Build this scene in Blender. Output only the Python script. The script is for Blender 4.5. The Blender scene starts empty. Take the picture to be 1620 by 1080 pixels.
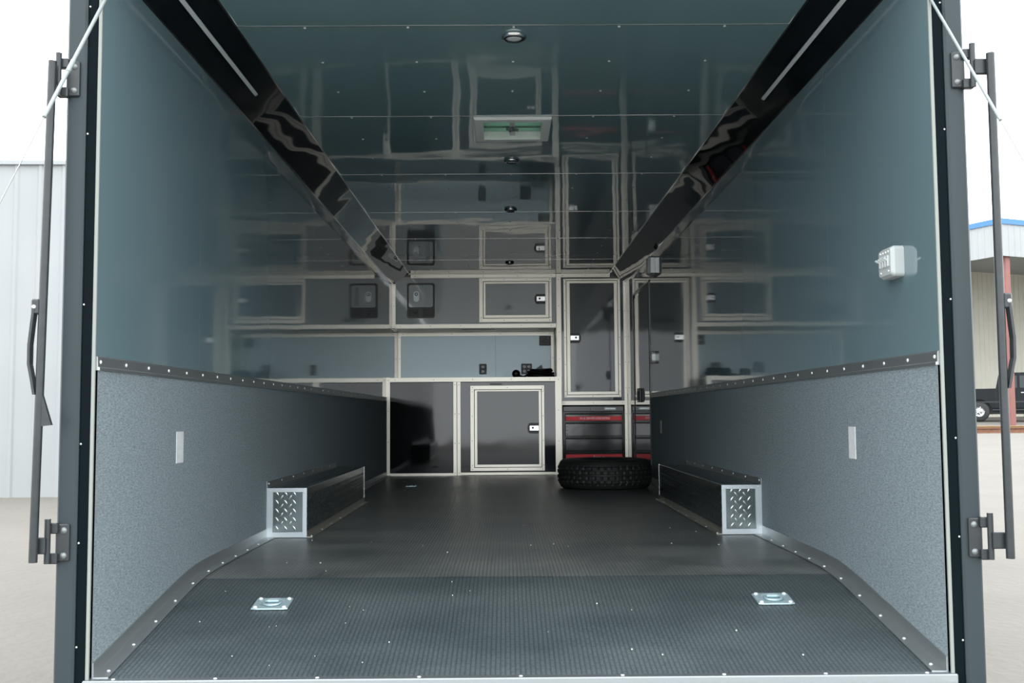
import bpy, math, random
from mathutils import Vector, Matrix, noise
random.seed(7)
scene = bpy.context.scene
col = scene.collection

# ------------------------------------------------------------------ camera
F_PX, PITCH, YAW, ROLL = 1649.09, 0.06958, 0.00552, -0.00684
CAM = Vector((-0.0354, 0.0, 0.5965))
cd = bpy.data.cameras.new('camera'); cam = bpy.data.objects.new('camera', cd); col.objects.link(cam)
cd.sensor_width = 36.0; cd.lens = F_PX / 1620 * 36.0; cd.clip_end = 500; cd.clip_start = 0.02
fw = Vector((math.sin(YAW) * math.cos(PITCH), math.cos(YAW) * math.cos(PITCH), math.sin(PITCH)))
rt = fw.cross(Vector((0, 0, 1))).normalized(); up = rt.cross(fw)
r2 = rt * math.cos(ROLL) + up * math.sin(ROLL); u2 = -rt * math.sin(ROLL) + up * math.cos(ROLL)
cam.matrix_world = Matrix(((r2.x, u2.x, -fw.x, CAM.x), (r2.y, u2.y, -fw.y, CAM.y), (r2.z, u2.z, -fw.z, CAM.z), (0, 0, 0, 1)))
scene.camera = cam

# ------------------------------------------------------------------ world: even overcast sky
world = bpy.data.worlds.new('overcast_sky'); scene.world = world; world.use_nodes = True
bg = world.node_tree.nodes['Background']
bg.inputs['Color'].default_value = (0.93, 0.975, 1.0, 1); bg.inputs['Strength'].default_value = 4.0
scene.view_settings.view_transform = 'Standard'; scene.view_settings.look = 'None'
scene.view_settings.exposure = 0.0; scene.view_settings.gamma = 1.0
scene.view_settings.use_curve_mapping = False
try:
    scene.cycles.max_bounces = 12; scene.cycles.diffuse_bounces = 6; scene.cycles.glossy_bounces = 8
    scene.cycles.sample_clamp_indirect = 6.0
except Exception: pass

# ------------------------------------------------------------------ materials
M = {}
def mat(name, color, rough=0.5, metal=0.0, ior=1.5, spec=0.5, var=None, bump=None, coat=0.0):
    """var=(scale, second colour, amount, detail); bump=(scale, distance, detail)"""
    m = bpy.data.materials.new(name); m.use_nodes = True
    nt = m.node_tree; b = nt.nodes['Principled BSDF']
    b.inputs['Base Color'].default_value = (*color, 1); b.inputs['Roughness'].default_value = rough
    b.inputs['Metallic'].default_value = metal; b.inputs['IOR'].default_value = ior
    b.inputs['Specular IOR Level'].default_value = spec
    b.inputs['Coat Weight'].default_value = coat; b.inputs['Coat Roughness'].default_value = 0.03
    tc = nt.nodes.new('ShaderNodeTexCoord')
    if var:
        n = nt.nodes.new('ShaderNodeTexNoise'); n.inputs['Scale'].default_value = var[0]
        n.inputs['Detail'].default_value = var[3] if len(var) > 3 else 4
        nt.links.new(tc.outputs['Object'], n.inputs['Vector'])
        r = nt.nodes.new('ShaderNodeValToRGB'); r.color_ramp.elements[0].position = 0.5 - 0.3 * var[2]
        r.color_ramp.elements[1].position = 0.5 + 0.3 * var[2]
        r.color_ramp.elements[0].color = (*color, 1); r.color_ramp.elements[1].color = (*var[1], 1)
        nt.links.new(n.outputs['Fac'], r.inputs['Fac']); nt.links.new(r.outputs['Color'], b.inputs['Base Color'])
    if bump:
        n = nt.nodes.new('ShaderNodeTexNoise'); n.inputs['Scale'].default_value = bump[0]
        n.inputs['Detail'].default_value = bump[2] if len(bump) > 2 else 2
        nt.links.new(tc.outputs['Object'], n.inputs['Vector'])
        bp = nt.nodes.new('ShaderNodeBump'); bp.inputs['Strength'].default_value = 1.0
        bp.inputs['Distance'].default_value = bump[1]
        nt.links.new(n.outputs['Fac'], bp.inputs['Height']); nt.links.new(bp.outputs['Normal'], b.inputs['Normal'])
    M[name] = m
    return m

mat('gloss_panel', (0.130, 0.195, 0.218), 0.045, ior=1.95)
mat('gloss_ceiling', (0.20, 0.32, 0.355), 0.04, ior=3.2)
mat('gloss_upper', (0.38, 0.52, 0.58), 0.05, ior=2.3)
mat('gloss_low', (0.04, 0.05, 0.058), 0.05, ior=1.52)
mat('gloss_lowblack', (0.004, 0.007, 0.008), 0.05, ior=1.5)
mat('gloss_cabinet', (0.20, 0.235, 0.26), 0.05, ior=1.52)
mat('gloss_grey', (0.35, 0.42, 0.445), 0.41, metal=1.0)
mat('gloss_black', (0.006, 0.010, 0.013), 0.03, ior=1.5)
mat('aluminium', (0.68, 0.655, 0.58), 0.36, metal=1.0, bump=(90, 0.0002))
mat('aluminium_clean', (0.60, 0.62, 0.62), 0.25, metal=1.0)
mat('plate_aluminium', (0.30, 0.345, 0.355), 0.24, metal=1.0)
mat('tread_aluminium', (0.55, 0.60, 0.60), 0.30, metal=1.0)
mat('frame_aluminium', (0.72, 0.78, 0.82), 0.42, metal=1.0)
mat('jamb_grey', (0.30, 0.32, 0.32), 0.5, metal=0.6)
mat('sill_aluminium', (0.36, 0.39, 0.41), 0.5, metal=1.0)
mat('dull_aluminium', (0.50, 0.525, 0.53), 0.48, metal=1.0)
mat('zinc', (0.50, 0.64, 0.68), 0.36, metal=0.55)
mat('bolt_zinc', (0.20, 0.22, 0.22), 0.4, metal=0.5)
mat('screw_steel', (0.80, 0.82, 0.82), 0.45, metal=0.35)
mat('dark_screw', (0.10, 0.09, 0.08), 0.4, metal=1.0)
mat('white_edge', (0.26, 0.28, 0.26), 0.35)
mat('frame_paint', (0.030, 0.042, 0.048), 0.4, spec=0.28)
mat('black_rubber', (0.010, 0.012, 0.013), 0.5)
mat('seal_black', (0.004, 0.008, 0.010), 0.4, spec=0.03)
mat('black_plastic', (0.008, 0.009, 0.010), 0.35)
mat('dark_plastic', (0.020, 0.024, 0.028), 0.3)
mat('white_plastic', (0.75, 0.77, 0.76), 0.35)
mat('lamp_silver', (0.92, 0.95, 0.95), 0.40, metal=0.6)
mat('switch_pale', (0.85, 0.88, 0.88), 0.45, metal=0.5)
mat('vent_white', (0.90, 0.92, 0.90), 0.35)
mat('switch_white', (0.45, 0.48, 0.48), 0.4)
mat('grey_plastic', (0.16, 0.18, 0.18), 0.4)
mat('silver_plastic', (0.55, 0.57, 0.57), 0.3, metal=0.3)
mat('led_diffuser', (0.62, 0.66, 0.70), 0.45)
mat('paper', (0.72, 0.74, 0.74), 0.6, var=(60, (0.62, 0.64, 0.66), 0.6))
mat('chest_black', (0.010, 0.013, 0.014), 0.16, bump=(5, 0.0012))
mat('chest_grey', (0.10, 0.115, 0.125), 0.25, ior=1.7)
mat('chest_red', (0.72, 0.05, 0.06), 0.38, metal=0.35)
mat('tyre_rubber', (0.020, 0.022, 0.022), 0.55, bump=(60, 0.0005))
mat('cable_sheath', (0.27, 0.30, 0.30), 0.35)
mat('wire_rope', (0.30, 0.31, 0.31), 0.35, metal=0.4)
mat('rod_paint', (0.020, 0.024, 0.027), 0.35, var=(30, (0.028, 0.033, 0.037), 0.6))
mat('schedule_grey', (0.24, 0.27, 0.27), 0.42, metal=0.8)
mat('drawer_black', (0.030, 0.036, 0.038), 0.14, ior=1.7, bump=(5, 0.0012))
mat('badge_grey', (0.25, 0.28, 0.28), 0.35, metal=0.6)
mat('screen_pale', (0.80, 0.88, 0.92), 0.35, metal=0.35)
mat('vent_green', (0.10, 0.30, 0.20), 0.3)
mat('cardboard', (0.35, 0.25, 0.11), 0.7)
mat('red_paint', (0.25, 0.095, 0.08), 0.55, var=(3, (0.21, 0.08, 0.068), 0.8))
mat('building_white', (0.33, 0.345, 0.35), 0.45, var=(1.2, (0.305, 0.32, 0.325), 0.8))
mat('building_tan', (0.62, 0.60, 0.51), 0.6, var=(1.5, (0.58, 0.56, 0.48), 0.8))
mat('trim_blue', (0.03, 0.16, 0.42), 0.35)
mat('truck_black', (0.006, 0.009, 0.012), 0.3, spec=0.25)
mat('truck_glass', (0.015, 0.022, 0.028), 0.05, spec=0.4)
mat('satin_chrome', (0.92, 0.93, 0.93), 0.28, metal=1.0)
mat('chrome', (0.75, 0.77, 0.78), 0.08, metal=1.0)
mat('rust_steel', (0.17, 0.075, 0.045), 0.7, var=(8, (0.26, 0.13, 0.075), 0.8))
mat('timber', (0.42, 0.27, 0.13), 0.7, var=(6, (0.34, 0.21, 0.10), 0.8))
mat('ramp_bounce', (0.36, 0.34, 0.30), 0.7, var=(5, (0.30, 0.28, 0.245), 0.8))  # unseen ramp deck, tone picked pale to throw light up inside
mat('debris', (0.55, 0.56, 0.54), 0.7)
mat('ground_dirt', (0.170, 0.155, 0.137), 0.9, var=(0.9, (0.20, 0.183, 0.162), 0.9, 10), bump=(14, 0.01, 8))

def special_materials():
    # roof-vent lid: green tinted translucent plastic
    m = bpy.data.materials.new('vent_lid'); m.use_nodes = True; nt = m.node_tree
    out = nt.nodes['Material Output']; b = nt.nodes['Principled BSDF']
    b.inputs['Base Color'].default_value = (0.36, 0.50, 0.43, 1); b.inputs['Roughness'].default_value = 0.35
    t = nt.nodes.new('ShaderNodeBsdfTranslucent'); t.inputs['Color'].default_value = (0.24, 0.36, 0.30, 1)
    mx = nt.nodes.new('ShaderNodeMixShader'); mx.inputs['Fac'].default_value = 0.55
    nt.links.new(b.outputs[0], mx.inputs[1]); nt.links.new(t.outputs[0], mx.inputs[2]); nt.links.new(mx.outputs[0], out.inputs['Surface'])
    M['vent_lid'] = m
    # woven carpet wall liner
    m = bpy.data.materials.new('carpet'); m.use_nodes = True; nt = m.node_tree; b = nt.nodes['Principled BSDF']
    b.inputs['Roughness'].default_value = 0.9; b.inputs['Specular IOR Level'].default_value = 0.25
    tc = nt.nodes.new('ShaderNodeTexCoord'); mp = nt.nodes.new('ShaderNodeMapping')
    mp.inputs['Scale'].default_value = (1.0, 0.45, 1.7); nt.links.new(tc.outputs['Object'], mp.inputs['Vector'])
    n = nt.nodes.new('ShaderNodeTexNoise'); n.inputs['Scale'].default_value = 135; n.inputs['Detail'].default_value = 6; n.inputs['Roughness'].default_value = 0.75
    nt.links.new(mp.outputs[0], n.inputs['Vector'])
    r = nt.nodes.new('ShaderNodeValToRGB'); r.color_ramp.elements[0].position = 0.30; r.color_ramp.elements[1].position = 0.72
    r.color_ramp.elements[0].color = (0.112, 0.140, 0.152, 1); r.color_ramp.elements[1].color = (0.35, 0.415, 0.445, 1)
    nt.links.new(n.outputs['Fac'], r.inputs['Fac']); nt.links.new(r.outputs['Color'], b.inputs['Base Color'])
    bp = nt.nodes.new('ShaderNodeBump'); bp.inputs['Distance'].default_value = 0.0025
    nt.links.new(n.outputs['Fac'], bp.inputs['Height']); nt.links.new(bp.outputs['Normal'], b.inputs['Normal'])
    M['carpet'] = m
def rubber(name, c0, c1, r0, r1):
    # ribbed rubber floor: short raised bars running lengthwise, dusty in the middle
    m = bpy.data.materials.new(name); m.use_nodes = True; nt = m.node_tree; b = nt.nodes['Principled BSDF']
    tc = nt.nodes.new('ShaderNodeTexCoord'); mp = nt.nodes.new('ShaderNodeMapping')
    mp.inputs['Rotation'].default_value = (0, 0, math.pi / 2)
    nt.links.new(tc.outputs['Object'], mp.inputs['Vector'])
    br = nt.nodes.new('ShaderNodeTexBrick'); br.offset = 0.5
    br.inputs['Scale'].default_value = 1.0; br.inputs['Brick Width'].default_value = 0.042; br.inputs['Row Height'].default_value = 0.0145
    br.inputs['Mortar Size'].default_value = 0.0034; br.inputs['Mortar Smooth'].default_value = 0.6
    br.inputs['Color1'].default_value = (1, 1, 1, 1); br.inputs['Color2'].default_value = (0.9, 0.9, 0.9, 1); br.inputs['Mortar'].default_value = (0, 0, 0, 1)
    nt.links.new(mp.outputs[0], br.inputs['Vector'])
    bp = nt.nodes.new('ShaderNodeBump'); bp.inputs['Distance'].default_value = 0.0011; bp.inputs['Strength'].default_value = 0.8
    nt.links.new(br.outputs['Color'], bp.inputs['Height']); nt.links.new(bp.outputs['Normal'], b.inputs['Normal'])
    n = nt.nodes.new('ShaderNodeTexNoise'); n.inputs['Scale'].default_value = 1.7; n.inputs['Detail'].default_value = 8; n.inputs['Roughness'].default_value = 0.65
    mp2 = nt.nodes.new('ShaderNodeMapping'); mp2.inputs['Scale'].default_value = (0.75, 1.5, 1.0)
    nt.links.new(tc.outputs['Object'], mp2.inputs['Vector']); nt.links.new(mp2.outputs[0], n.inputs['Vector'])
    r = nt.nodes.new('ShaderNodeValToRGB'); r.color_ramp.elements[0].position = 0.36; r.color_ramp.elements[1].position = 0.64
    r.color_ramp.elements[0].color = (*c0, 1); r.color_ramp.elements[1].color = (*c1, 1)
    nt.links.new(n.outputs['Fac'], r.inputs['Fac'])
    mul = nt.nodes.new('ShaderNodeMixRGB'); mul.blend_type = 'MULTIPLY'; mul.inputs['Fac'].default_value = 0.35
    nt.links.new(r.outputs['Color'], mul.inputs['Color1']); nt.links.new(br.outputs['Color'], mul.inputs['Color2'])
    nt.links.new(mul.outputs['Color'], b.inputs['Base Color'])
    r2_ = nt.nodes.new('ShaderNodeMapRange'); r2_.inputs['To Min'].default_value = r0; r2_.inputs['To Max'].default_value = r1
    nt.links.new(n.outputs['Fac'], r2_.inputs['Value']); nt.links.new(r2_.outputs[0], b.inputs['Roughness'])
    M[name] = m
rubber('ribbed_rubber', (0.052, 0.068, 0.074), (0.090, 0.110, 0.116), 0.36, 0.52)
rubber('dusty_rubber', (0.070, 0.080, 0.082), (0.195, 0.205, 0.195), 0.26, 0.45)
special_materials()

# ------------------------------------------------------------------ mesh helpers
class MB:
    def __init__(self): self.v = []; self.f = []; self.s = []
    def add(self, vs, fs, smooth=False):
        o = len(self.v); self.v += [tuple(p) for p in vs]
        for f in fs: self.f.append(tuple(i + o for i in f)); self.s.append(smooth)
        return self
    def box(self, x0, x1, y0, y1, z0, z1, b=0.0):
        x0, x1 = min(x0, x1), max(x0, x1); y0, y1 = min(y0, y1), max(y0, y1); z0, z1 = min(z0, z1), max(z0, z1)
        b = min(b, 0.45 * min(x1 - x0, y1 - y0, z1 - z0))
        if b <= 0:
            vs = [(x, y, z) for x in (x0, x1) for y in (y0, y1) for z in (z0, z1)]
            return self.add(vs, [(0, 1, 3, 2), (4, 6, 7, 5), (0, 4, 5, 1), (2, 3, 7, 6), (0, 2, 6, 4), (1, 5, 7, 3)])
        # chamfered box: 24 verts
        vs = []; idx = {}
        X = (x0, x1); Y = (y0, y1); Z = (z0, z1)
        for i in (0, 1):
            for j in (0, 1):
                for k in (0, 1):
                    for a in range(3):
                        p = [X[i], Y[j], Z[k]]
                        for c, sgn in ((0, i), (1, j), (2, k)):
                            if c != a: p[c] += b * (1 - 2 * sgn)
                        idx[(i, j, k, a)] = len(vs); vs.append(p)
        fs = []
        for i in (0, 1):
            q = [idx[(i, j, k, 0)] for j, k in ((0, 0), (0, 1), (1, 1), (1, 0))]; fs.append(tuple(q if i == 0 else q[::-1]))
        for j in (0, 1):
            q = [idx[(i, j, k, 1)] for i, k in ((0, 0), (1, 0), (1, 1), (0, 1))]; fs.append(tuple(q if j == 0 else q[::-1]))
        for k in (0, 1):
            q = [idx[(i, j, k, 2)] for i, j in ((0, 0), (0, 1), (1, 1), (1, 0))]; fs.append(tuple(q if k == 0 else q[::-1]))
        for j in (0, 1):
            for k in (0, 1):
                q = [idx[(0, j, k, 1)], idx[(1, j, k, 1)], idx[(1, j, k, 2)], idx[(0, j, k, 2)]]; fs.append(tuple(q if (j ^ k) else q[::-1]))
        for i in (0, 1):
            for k in (0, 1):
                q = [idx[(i, 0, k, 0)], idx[(i, 1, k, 0)], idx[(i, 1, k, 2)], idx[(i, 0, k, 2)]]; fs.append(tuple(q[::-1] if (i ^ k) else q))
        for i in (0, 1):
            for j in (0, 1):
                q = [idx[(i, j, 0, 0)], idx[(i, j, 1, 0)], idx[(i, j, 1, 1)], idx[(i, j, 0, 1)]]; fs.append(tuple(q if (i ^ j) else q[::-1]))
                for k in (0, 1):
                    q = [idx[(i, j, k, 0)], idx[(i, j, k, 1)], idx[(i, j, k, 2)]]; fs.append(tuple(q if (i + j + k) % 2 == 0 else q[::-1]))
        return self.add(vs, fs)
    def prism(self, pts, axis, a0, a1):
        """extrude a 2D outline along an axis; pts in the other two axes' order"""
        n = len(pts)
        def P(p, a):
            if axis == 'x': return (a, p[0], p[1])
            if axis == 'y': return (p[0], a, p[1])
            return (p[0], p[1], a)
        vs = [P(p, a0) for p in pts] + [P(p, a1) for p in pts]
        fs = [tuple(range(n))[::-1], tuple(range(n, 2 * n))] + [(i, (i + 1) % n, n + (i + 1) % n, n + i) for i in range(n)]
        return self.add(vs, fs)
    def tube(self, pts, r, n=8, closed=False):
        pts = [Vector(p) for p in pts]; m = len(pts); vs = []; up_ = None
        for i, p in enumerate(pts):
            a = pts[(i - 1) % m] if (closed or i > 0) else p; b = pts[(i + 1) % m] if (closed or i < m - 1) else p
            t = (b - a).normalized()
            if up_ is None:
                up_ = Vector((0, 0, 1)) if abs(t.z) < 0.9 else Vector((1, 0, 0))
            s_ = t.cross(up_).normalized(); up_ = s_.cross(t).normalized()
            rr = r[i] if isinstance(r, (list, tuple)) else r
            for k in range(n):
                an = 2 * math.pi * k / n; vs.append(p + s_ * math.cos(an) * rr + up_ * math.sin(an) * rr)
        fs = []
        for i in range(m if closed else m - 1):
            j = (i + 1) % m
            for k in range(n): fs.append((i * n + k, i * n + (k + 1) % n, j * n + (k + 1) % n, j * n + k))
        self.add(vs, fs, True)
        if not closed: self.add(vs[:n], [tuple(range(n))[::-1]]); self.add(vs[-n:], [tuple(range(n))])
        return self
    def lathe(self, prof, n=24, c=(0, 0, 0), axis='z', smooth=True):
        vs = []; m = len(prof)
        for k in range(n):
            an = 2 * math.pi * k / n
            for (r, h) in prof:
                a, b = r * math.cos(an), r * math.sin(an)
                p = (a, b, h) if axis == 'z' else ((h, a, b) if axis == 'x' else (b, h, a))
                vs.append((p[0] + c[0], p[1] + c[1], p[2] + c[2]))
        fs = [(k * m + i, ((k + 1) % n) * m + i, ((k + 1) % n) * m + i + 1, k * m + i + 1) for k in range(n) for i in range(m - 1)]
        self.add(vs, fs, smooth)
        return self
    def dome(self, c, nrm, r, h=None, n=8):
        """a small round screw head standing on a surface"""
        h = h or r * 0.5; nrm = Vector(nrm).normalized(); a = nrm.orthogonal().normalized(); b = nrm.cross(a); c = Vector(c)
        vs = []; 
        for rr, hh in ((r, 0), (r * 0.8, h * 0.7)):
            for k in range(n):
                an = 2 * math.pi * k / n; vs.append(c + a * rr * math.cos(an) + b * rr * math.sin(an) + nrm * hh)
        vs.append(c + nrm * h)
        fs = [(k, (k + 1) % n, n + (k + 1) % n, n + k) for k in range(n)] + [(n + k, n + (k + 1) % n, 2 * n) for k in range(n)]
        return self.add(vs, fs, True)
    def build(self, name, material, parent=None, loc=None):
        me = bpy.data.meshes.new(name); me.from_pydata(self.v, [], self.f); me.update()
        me.polygons.foreach_set('use_smooth', self.s)
        me.materials.append(M[material] if isinstance(material, str) else material)
        o = bpy.data.objects.new(name, me); col.objects.link(o)
        if parent is not None: o.parent = parent; 
        if loc is not None: o.location = loc
        elif parent is not None and parent.type == 'EMPTY':
            o.location = -parent.location if not parent.parent else (0, 0, 0)
        return o

def tag(o, label=None, cat=None, group=None, kind=None):
    if label: o['label'] = label
    if cat: o['category'] = cat
    if group: o['group'] = group
    if kind: o['kind'] = kind
    return o
def thing(name, loc, label, cat, group=None):
    o = bpy.data.objects.new(name, None); col.objects.link(o); o.location = loc; o.empty_display_size = 0.1
    return tag(o, label, cat, group)
def struct(name, label=None, loc=(0, 0, 0)):
    o = bpy.data.objects.new(name, None); col.objects.link(o); o.location = loc; o.empty_display_size = 0.1
    o['kind'] = 'structure'
    if label: o['label'] = label
    return o
def bx(*a, **k): return MB().box(*a, **k)
def stuff(o): o['kind'] = 'stuff'; return o
def copy_tree(o, parent=None):
    c = o.copy(); col.objects.link(c)
    if parent is not None: c.parent = parent
    for ch in list(o.children): copy_tree(ch, c)
    return c

def wavy(p0, u, v, lu, lv, nu, nv, nrm, amp, sc, seed, skirt=0.006, hole=None, ubreaks=None, vbreaks=None):
    """a slightly uneven sheet: grid over u x v, relief along nrm; a skirt gives it its thickness"""
    p0 = Vector(p0); u = Vector(u); v = Vector(v); nrm = Vector(nrm); mb = MB()
    us = ubreaks or [lu * i / nu for i in range(nu + 1)]; vs_ = vbreaks or [lv * j / nv for j in range(nv + 1)]
    nu = len(us) - 1; nv = len(vs_) - 1
    scu, scv = sc if isinstance(sc, tuple) else (sc, sc)
    def h(a, b): return amp * (noise.noise(Vector((a * scu + seed * 7.13, b * scv - seed * 3.7, seed * 1.9))) + 0.35 * noise.noise(Vector((a * scu * 2.7 + seed, b * scv * 2.7, 5.1 + seed))))
    vs = [p0 + u * a + v * b + nrm * h(a, b) for b in vs_ for a in us]
    fs = []; inside = lambda a, b: hole and hole[0] < a < hole[1] and hole[2] < b < hole[3]
    flip = u.cross(v).dot(nrm) < 0
    for j in range(nv):
        for i in range(nu):
            if inside((us[i] + us[i + 1]) / 2, (vs_[j] + vs_[j + 1]) / 2): continue
            q = (j * (nu + 1) + i, j * (nu + 1) + i + 1, (j + 1) * (nu + 1) + i + 1, (j + 1) * (nu + 1) + i)
            fs.append(q[::-1] if flip else q)
    mb.add(vs, fs, True)
    ring = [i for i in range(nu + 1)] + [j * (nu + 1) + nu for j in range(1, nv + 1)] + [nv * (nu + 1) + i for i in range(nu - 1, -1, -1)] + [j * (nu + 1) for j in range(nv - 1, 0, -1)]
    rv = [vs[i] for i in ring]; m = len(rv)
    mb.add(rv + [p - nrm * skirt for p in rv], [((k + 1) % m, k, m + k, m + (k + 1) % m) if not flip else (k, (k + 1) % m, m + (k + 1) % m, m + k) for k in range(m)])
    return mb

def text_obj(name, body, size, loc, rot, material, parent, extrude=0.0006, align='CENTER', xscale=1.0):
    cu = bpy.data.curves.new(name, 'FONT'); cu.body = body; cu.size = size; cu.extrude = extrude; cu.align_x = align; cu.align_y = 'CENTER'
    t = bpy.data.objects.new(name + '_tmp', cu); col.objects.link(t)
    dg = bpy.context.evaluated_depsgraph_get(); me = bpy.data.meshes.new_from_object(t.evaluated_get(dg))
    bpy.data.objects.remove(t); bpy.data.curves.remove(cu)
    me.materials.clear(); me.materials.append(M[material])
    o = bpy.data.objects.new(name, me); col.objects.link(o); o.rotation_euler = rot; o.scale = (xscale, 1, 1)
    if parent is not None:
        o.parent = parent; base = parent
        off = Vector((0, 0, 0))
        while base is not None: off += base.location; base = base.parent
        o.location = Vector(loc) - off
    else: o.location = loc
    return o

# ------------------------------------------------------------------ dimensions of the trailer (metres, floor = 0)
W, H = 1.22, 2.06
ZC, XU = 1.958, 1.042          # slanted cove between wall top and ceiling
YF, YE = 3.01, 11.36           # rear opening, front wall
YBASE, YUP = 10.28, 10.82      # cabinet fronts
ZT = 0.752                     # chair-rail trim
BEND = 3.95
def zfloor(y):                 # beavertail drops towards the opening
    s = 0.155; k = 0.16; d = BEND - y
    return -s * k * math.log1p(math.exp(min(50, d / k * 2.0))) / 2.0
ZS = zfloor(YF)

# ================================================================== THE SETTING
# ground outside: rises gently away from the trailer
def zg(y): return -0.62 + 0.019 * (y - 3.0)
g = MB()
xs = [-90, -40, -20, -10, -5, 0, 5, 10, 20, 40, 90]; ys = [-90, -40, -15, -5, 0, 5, 10, 20, 30, 40, 60, 90, 150]
g.add([(x, y, zg(y)) for y in ys for x in xs], [(j * len(xs) + i, j * len(xs) + i + 1, (j + 1) * len(xs) + i + 1, (j + 1) * len(xs) + i) for j in range(len(ys) - 1) for i in range(len(xs) - 1)])
tag(g.build('ground', 'ground_dirt'), 'pale dusty concrete yard around the trailer', kind='structure')

# --- floor
floor = struct('floor', 'black ribbed rubber trailer floor with sloping rear section')
def floor_sheet(y0, y1, n, dz, m):
    mb = MB(); yy = [y0 + (y1 - y0) * i / n for i in range(n + 1)]
    mb.add([(x, y, zfloor(y) + dz) for y in yy for x in (-W, W)], [(2 * i, 2 * i + 1, 2 * i + 3, 2 * i + 2) for i in range(n)], True)
    if dz == 0: mb.add([(-W, y0, zfloor(y0) + dz), (W, y0, zfloor(y0) + dz), (W, y0, zfloor(y0) - 0.02), (-W, y0, zfloor(y0) - 0.02)], [(0, 3, 2, 1)])
    return mb.build('floor_sheet', m, floor)
floor_sheet(3.02, 3.945, 24, 0.0, 'ribbed_rubber'); floor_sheet(3.945, YE, 40, 0.001, 'dusty_rubber')
prof = [(YF, ZS - 0.10)] + [(YF + (4.4 - YF) * i / 16, zfloor(YF + (4.4 - YF) * i / 16) - 0.004) for i in range(17)] + [(YE + .05, -0.004), (YE + .05, -0.14)]
MB().prism([(p[0], p[1]) for p in prof][::-1], 'x', -1.30, 1.30).build('subfloor', 'frame_paint', floor)
mb = MB()
for _ in range(60):            # grit and scraps lying on the rubber
    y = 3.1 + 6.5 * random.random() ** 1.7; x = random.uniform(-1.05, 1.05); s = random.uniform(0.0008, 0.0022)
    z = zfloor(y) + 0.004
    mb.box(x - s, x + s * random.uniform(.6, 1.6), y - s, y + s * random.uniform(1, 3), z - 0.002, z + s * .8)
stuff(mb.build('grit', 'debris', floor))
# aluminium sill
sill = struct('trim_1', 'aluminium sill strip across the rear edge of the floor')
bx(-W - .012, W + .012, 2.985, 3.022, ZS - 0.05, ZS + 0.004, b=.003).build('sill_bar', 'sill_aluminium', sill)
mb = MB()
for i in range(9): mb.dome((-1.15 + 2.3 * i / 8, 3.004, ZS + 0.004), (0, 0, 1), 0.006)
stuff(mb.build('screw_heads', 'screw_steel', sill))

# --- side walls: structural slab, glossy upper panels, carpeted lower liner
seams = [YF, 4.02, 5.22, 6.42, 7.64, 8.86]
for side, sgn in (('left', -1), ('right', 1)):
    wall = struct('wall_' + side, '%s trailer wall, glossy charcoal panels above grey carpet' % side)
    X = sgn * W
    sl = MB()
    sl.box(sgn * (W + .010), sgn * 1.31, YF + .02, YE + .05, -0.25, H + .10)
    sl.build('wall_slab', 'frame_paint', wall)
    tops = seams + ([YE] if side == 'left' else [YE])
    for i in range(len(tops) - 1):
        y0, y1 = tops[i], tops[i + 1]
        z0 = ZT - 0.01
        wv = wavy((X, y0 + .0012, z0), (0, 1, 0), (0, 0, 1), y1 - y0 - .0024, ZC + .02 - z0, 44, 44, (-sgn, 0, 0), (0.0007 if i < 3 else 0.00045), (1.9, 1.4), 3 * i + (0 if sgn < 0 else 40), skirt=.01)
        wv.build('wall_panel', 'gloss_panel', wall)
    # carpet follows the floor line
    yend = YBASE if side == 'left' else 9.05
    n = 60; mb = MB(); yy = [YF + (yend - YF) * i / n for i in range(n + 1)]
    Xc = X - sgn * 0.006
    vs = [(Xc, y, z) for y in yy for z in (zfloor(y) - .01, ZT)]
    mb.add(vs, [((2 * i, 2 * i + 1, 2 * i + 3, 2 * i + 2) if sgn < 0 else (2 * i, 2 * i + 2, 2 * i + 3, 2 * i + 1)) for i in range(n)])
    mb.add([(Xc, yend, 0), (Xc, yend, ZT), (X + sgn * .008, yend, ZT), (X + sgn * .008, yend, 0)], [(0, 1, 2, 3)])
    mb.build('carpet_liner', 'carpet', wall)
    if side == 'right':        # plain lower panel between door and cabinet, door set in below
        bx(X, X + .01, 10.22, YE, 0, ZT).build('wall_panel', 'gloss_panel', wall)

# chair-rail trims
for n_, (side, sgn, yend) in enumerate((('left', -1, YBASE), ('right', 1, 9.05))):
    t = struct('trim_%d' % (n_ + 2), 'metal trim strip along the %s wall above the carpet' % side)
    X = sgn * W
    MB().prism([(X + sgn * .004, ZT - .021), (X - sgn * .012, ZT - .021), (X - sgn * .012, ZT - .013), (X - sgn * .007, ZT - .011), (X - sgn * .006, ZT + .017), (X - sgn * .002, ZT + .021), (X + sgn * .004, ZT + .021)], 'y', YF, yend).build('rail', 'dull_aluminium', t)
    mb = MB(); y = 3.03
    while y < yend - .1: mb.dome((X - sgn * .0062, y, ZT + .003), (-sgn, 0, 0), .0062, .004); y += 0.204
    stuff(mb.build('screw_heads', 'screw_steel', t))

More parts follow.
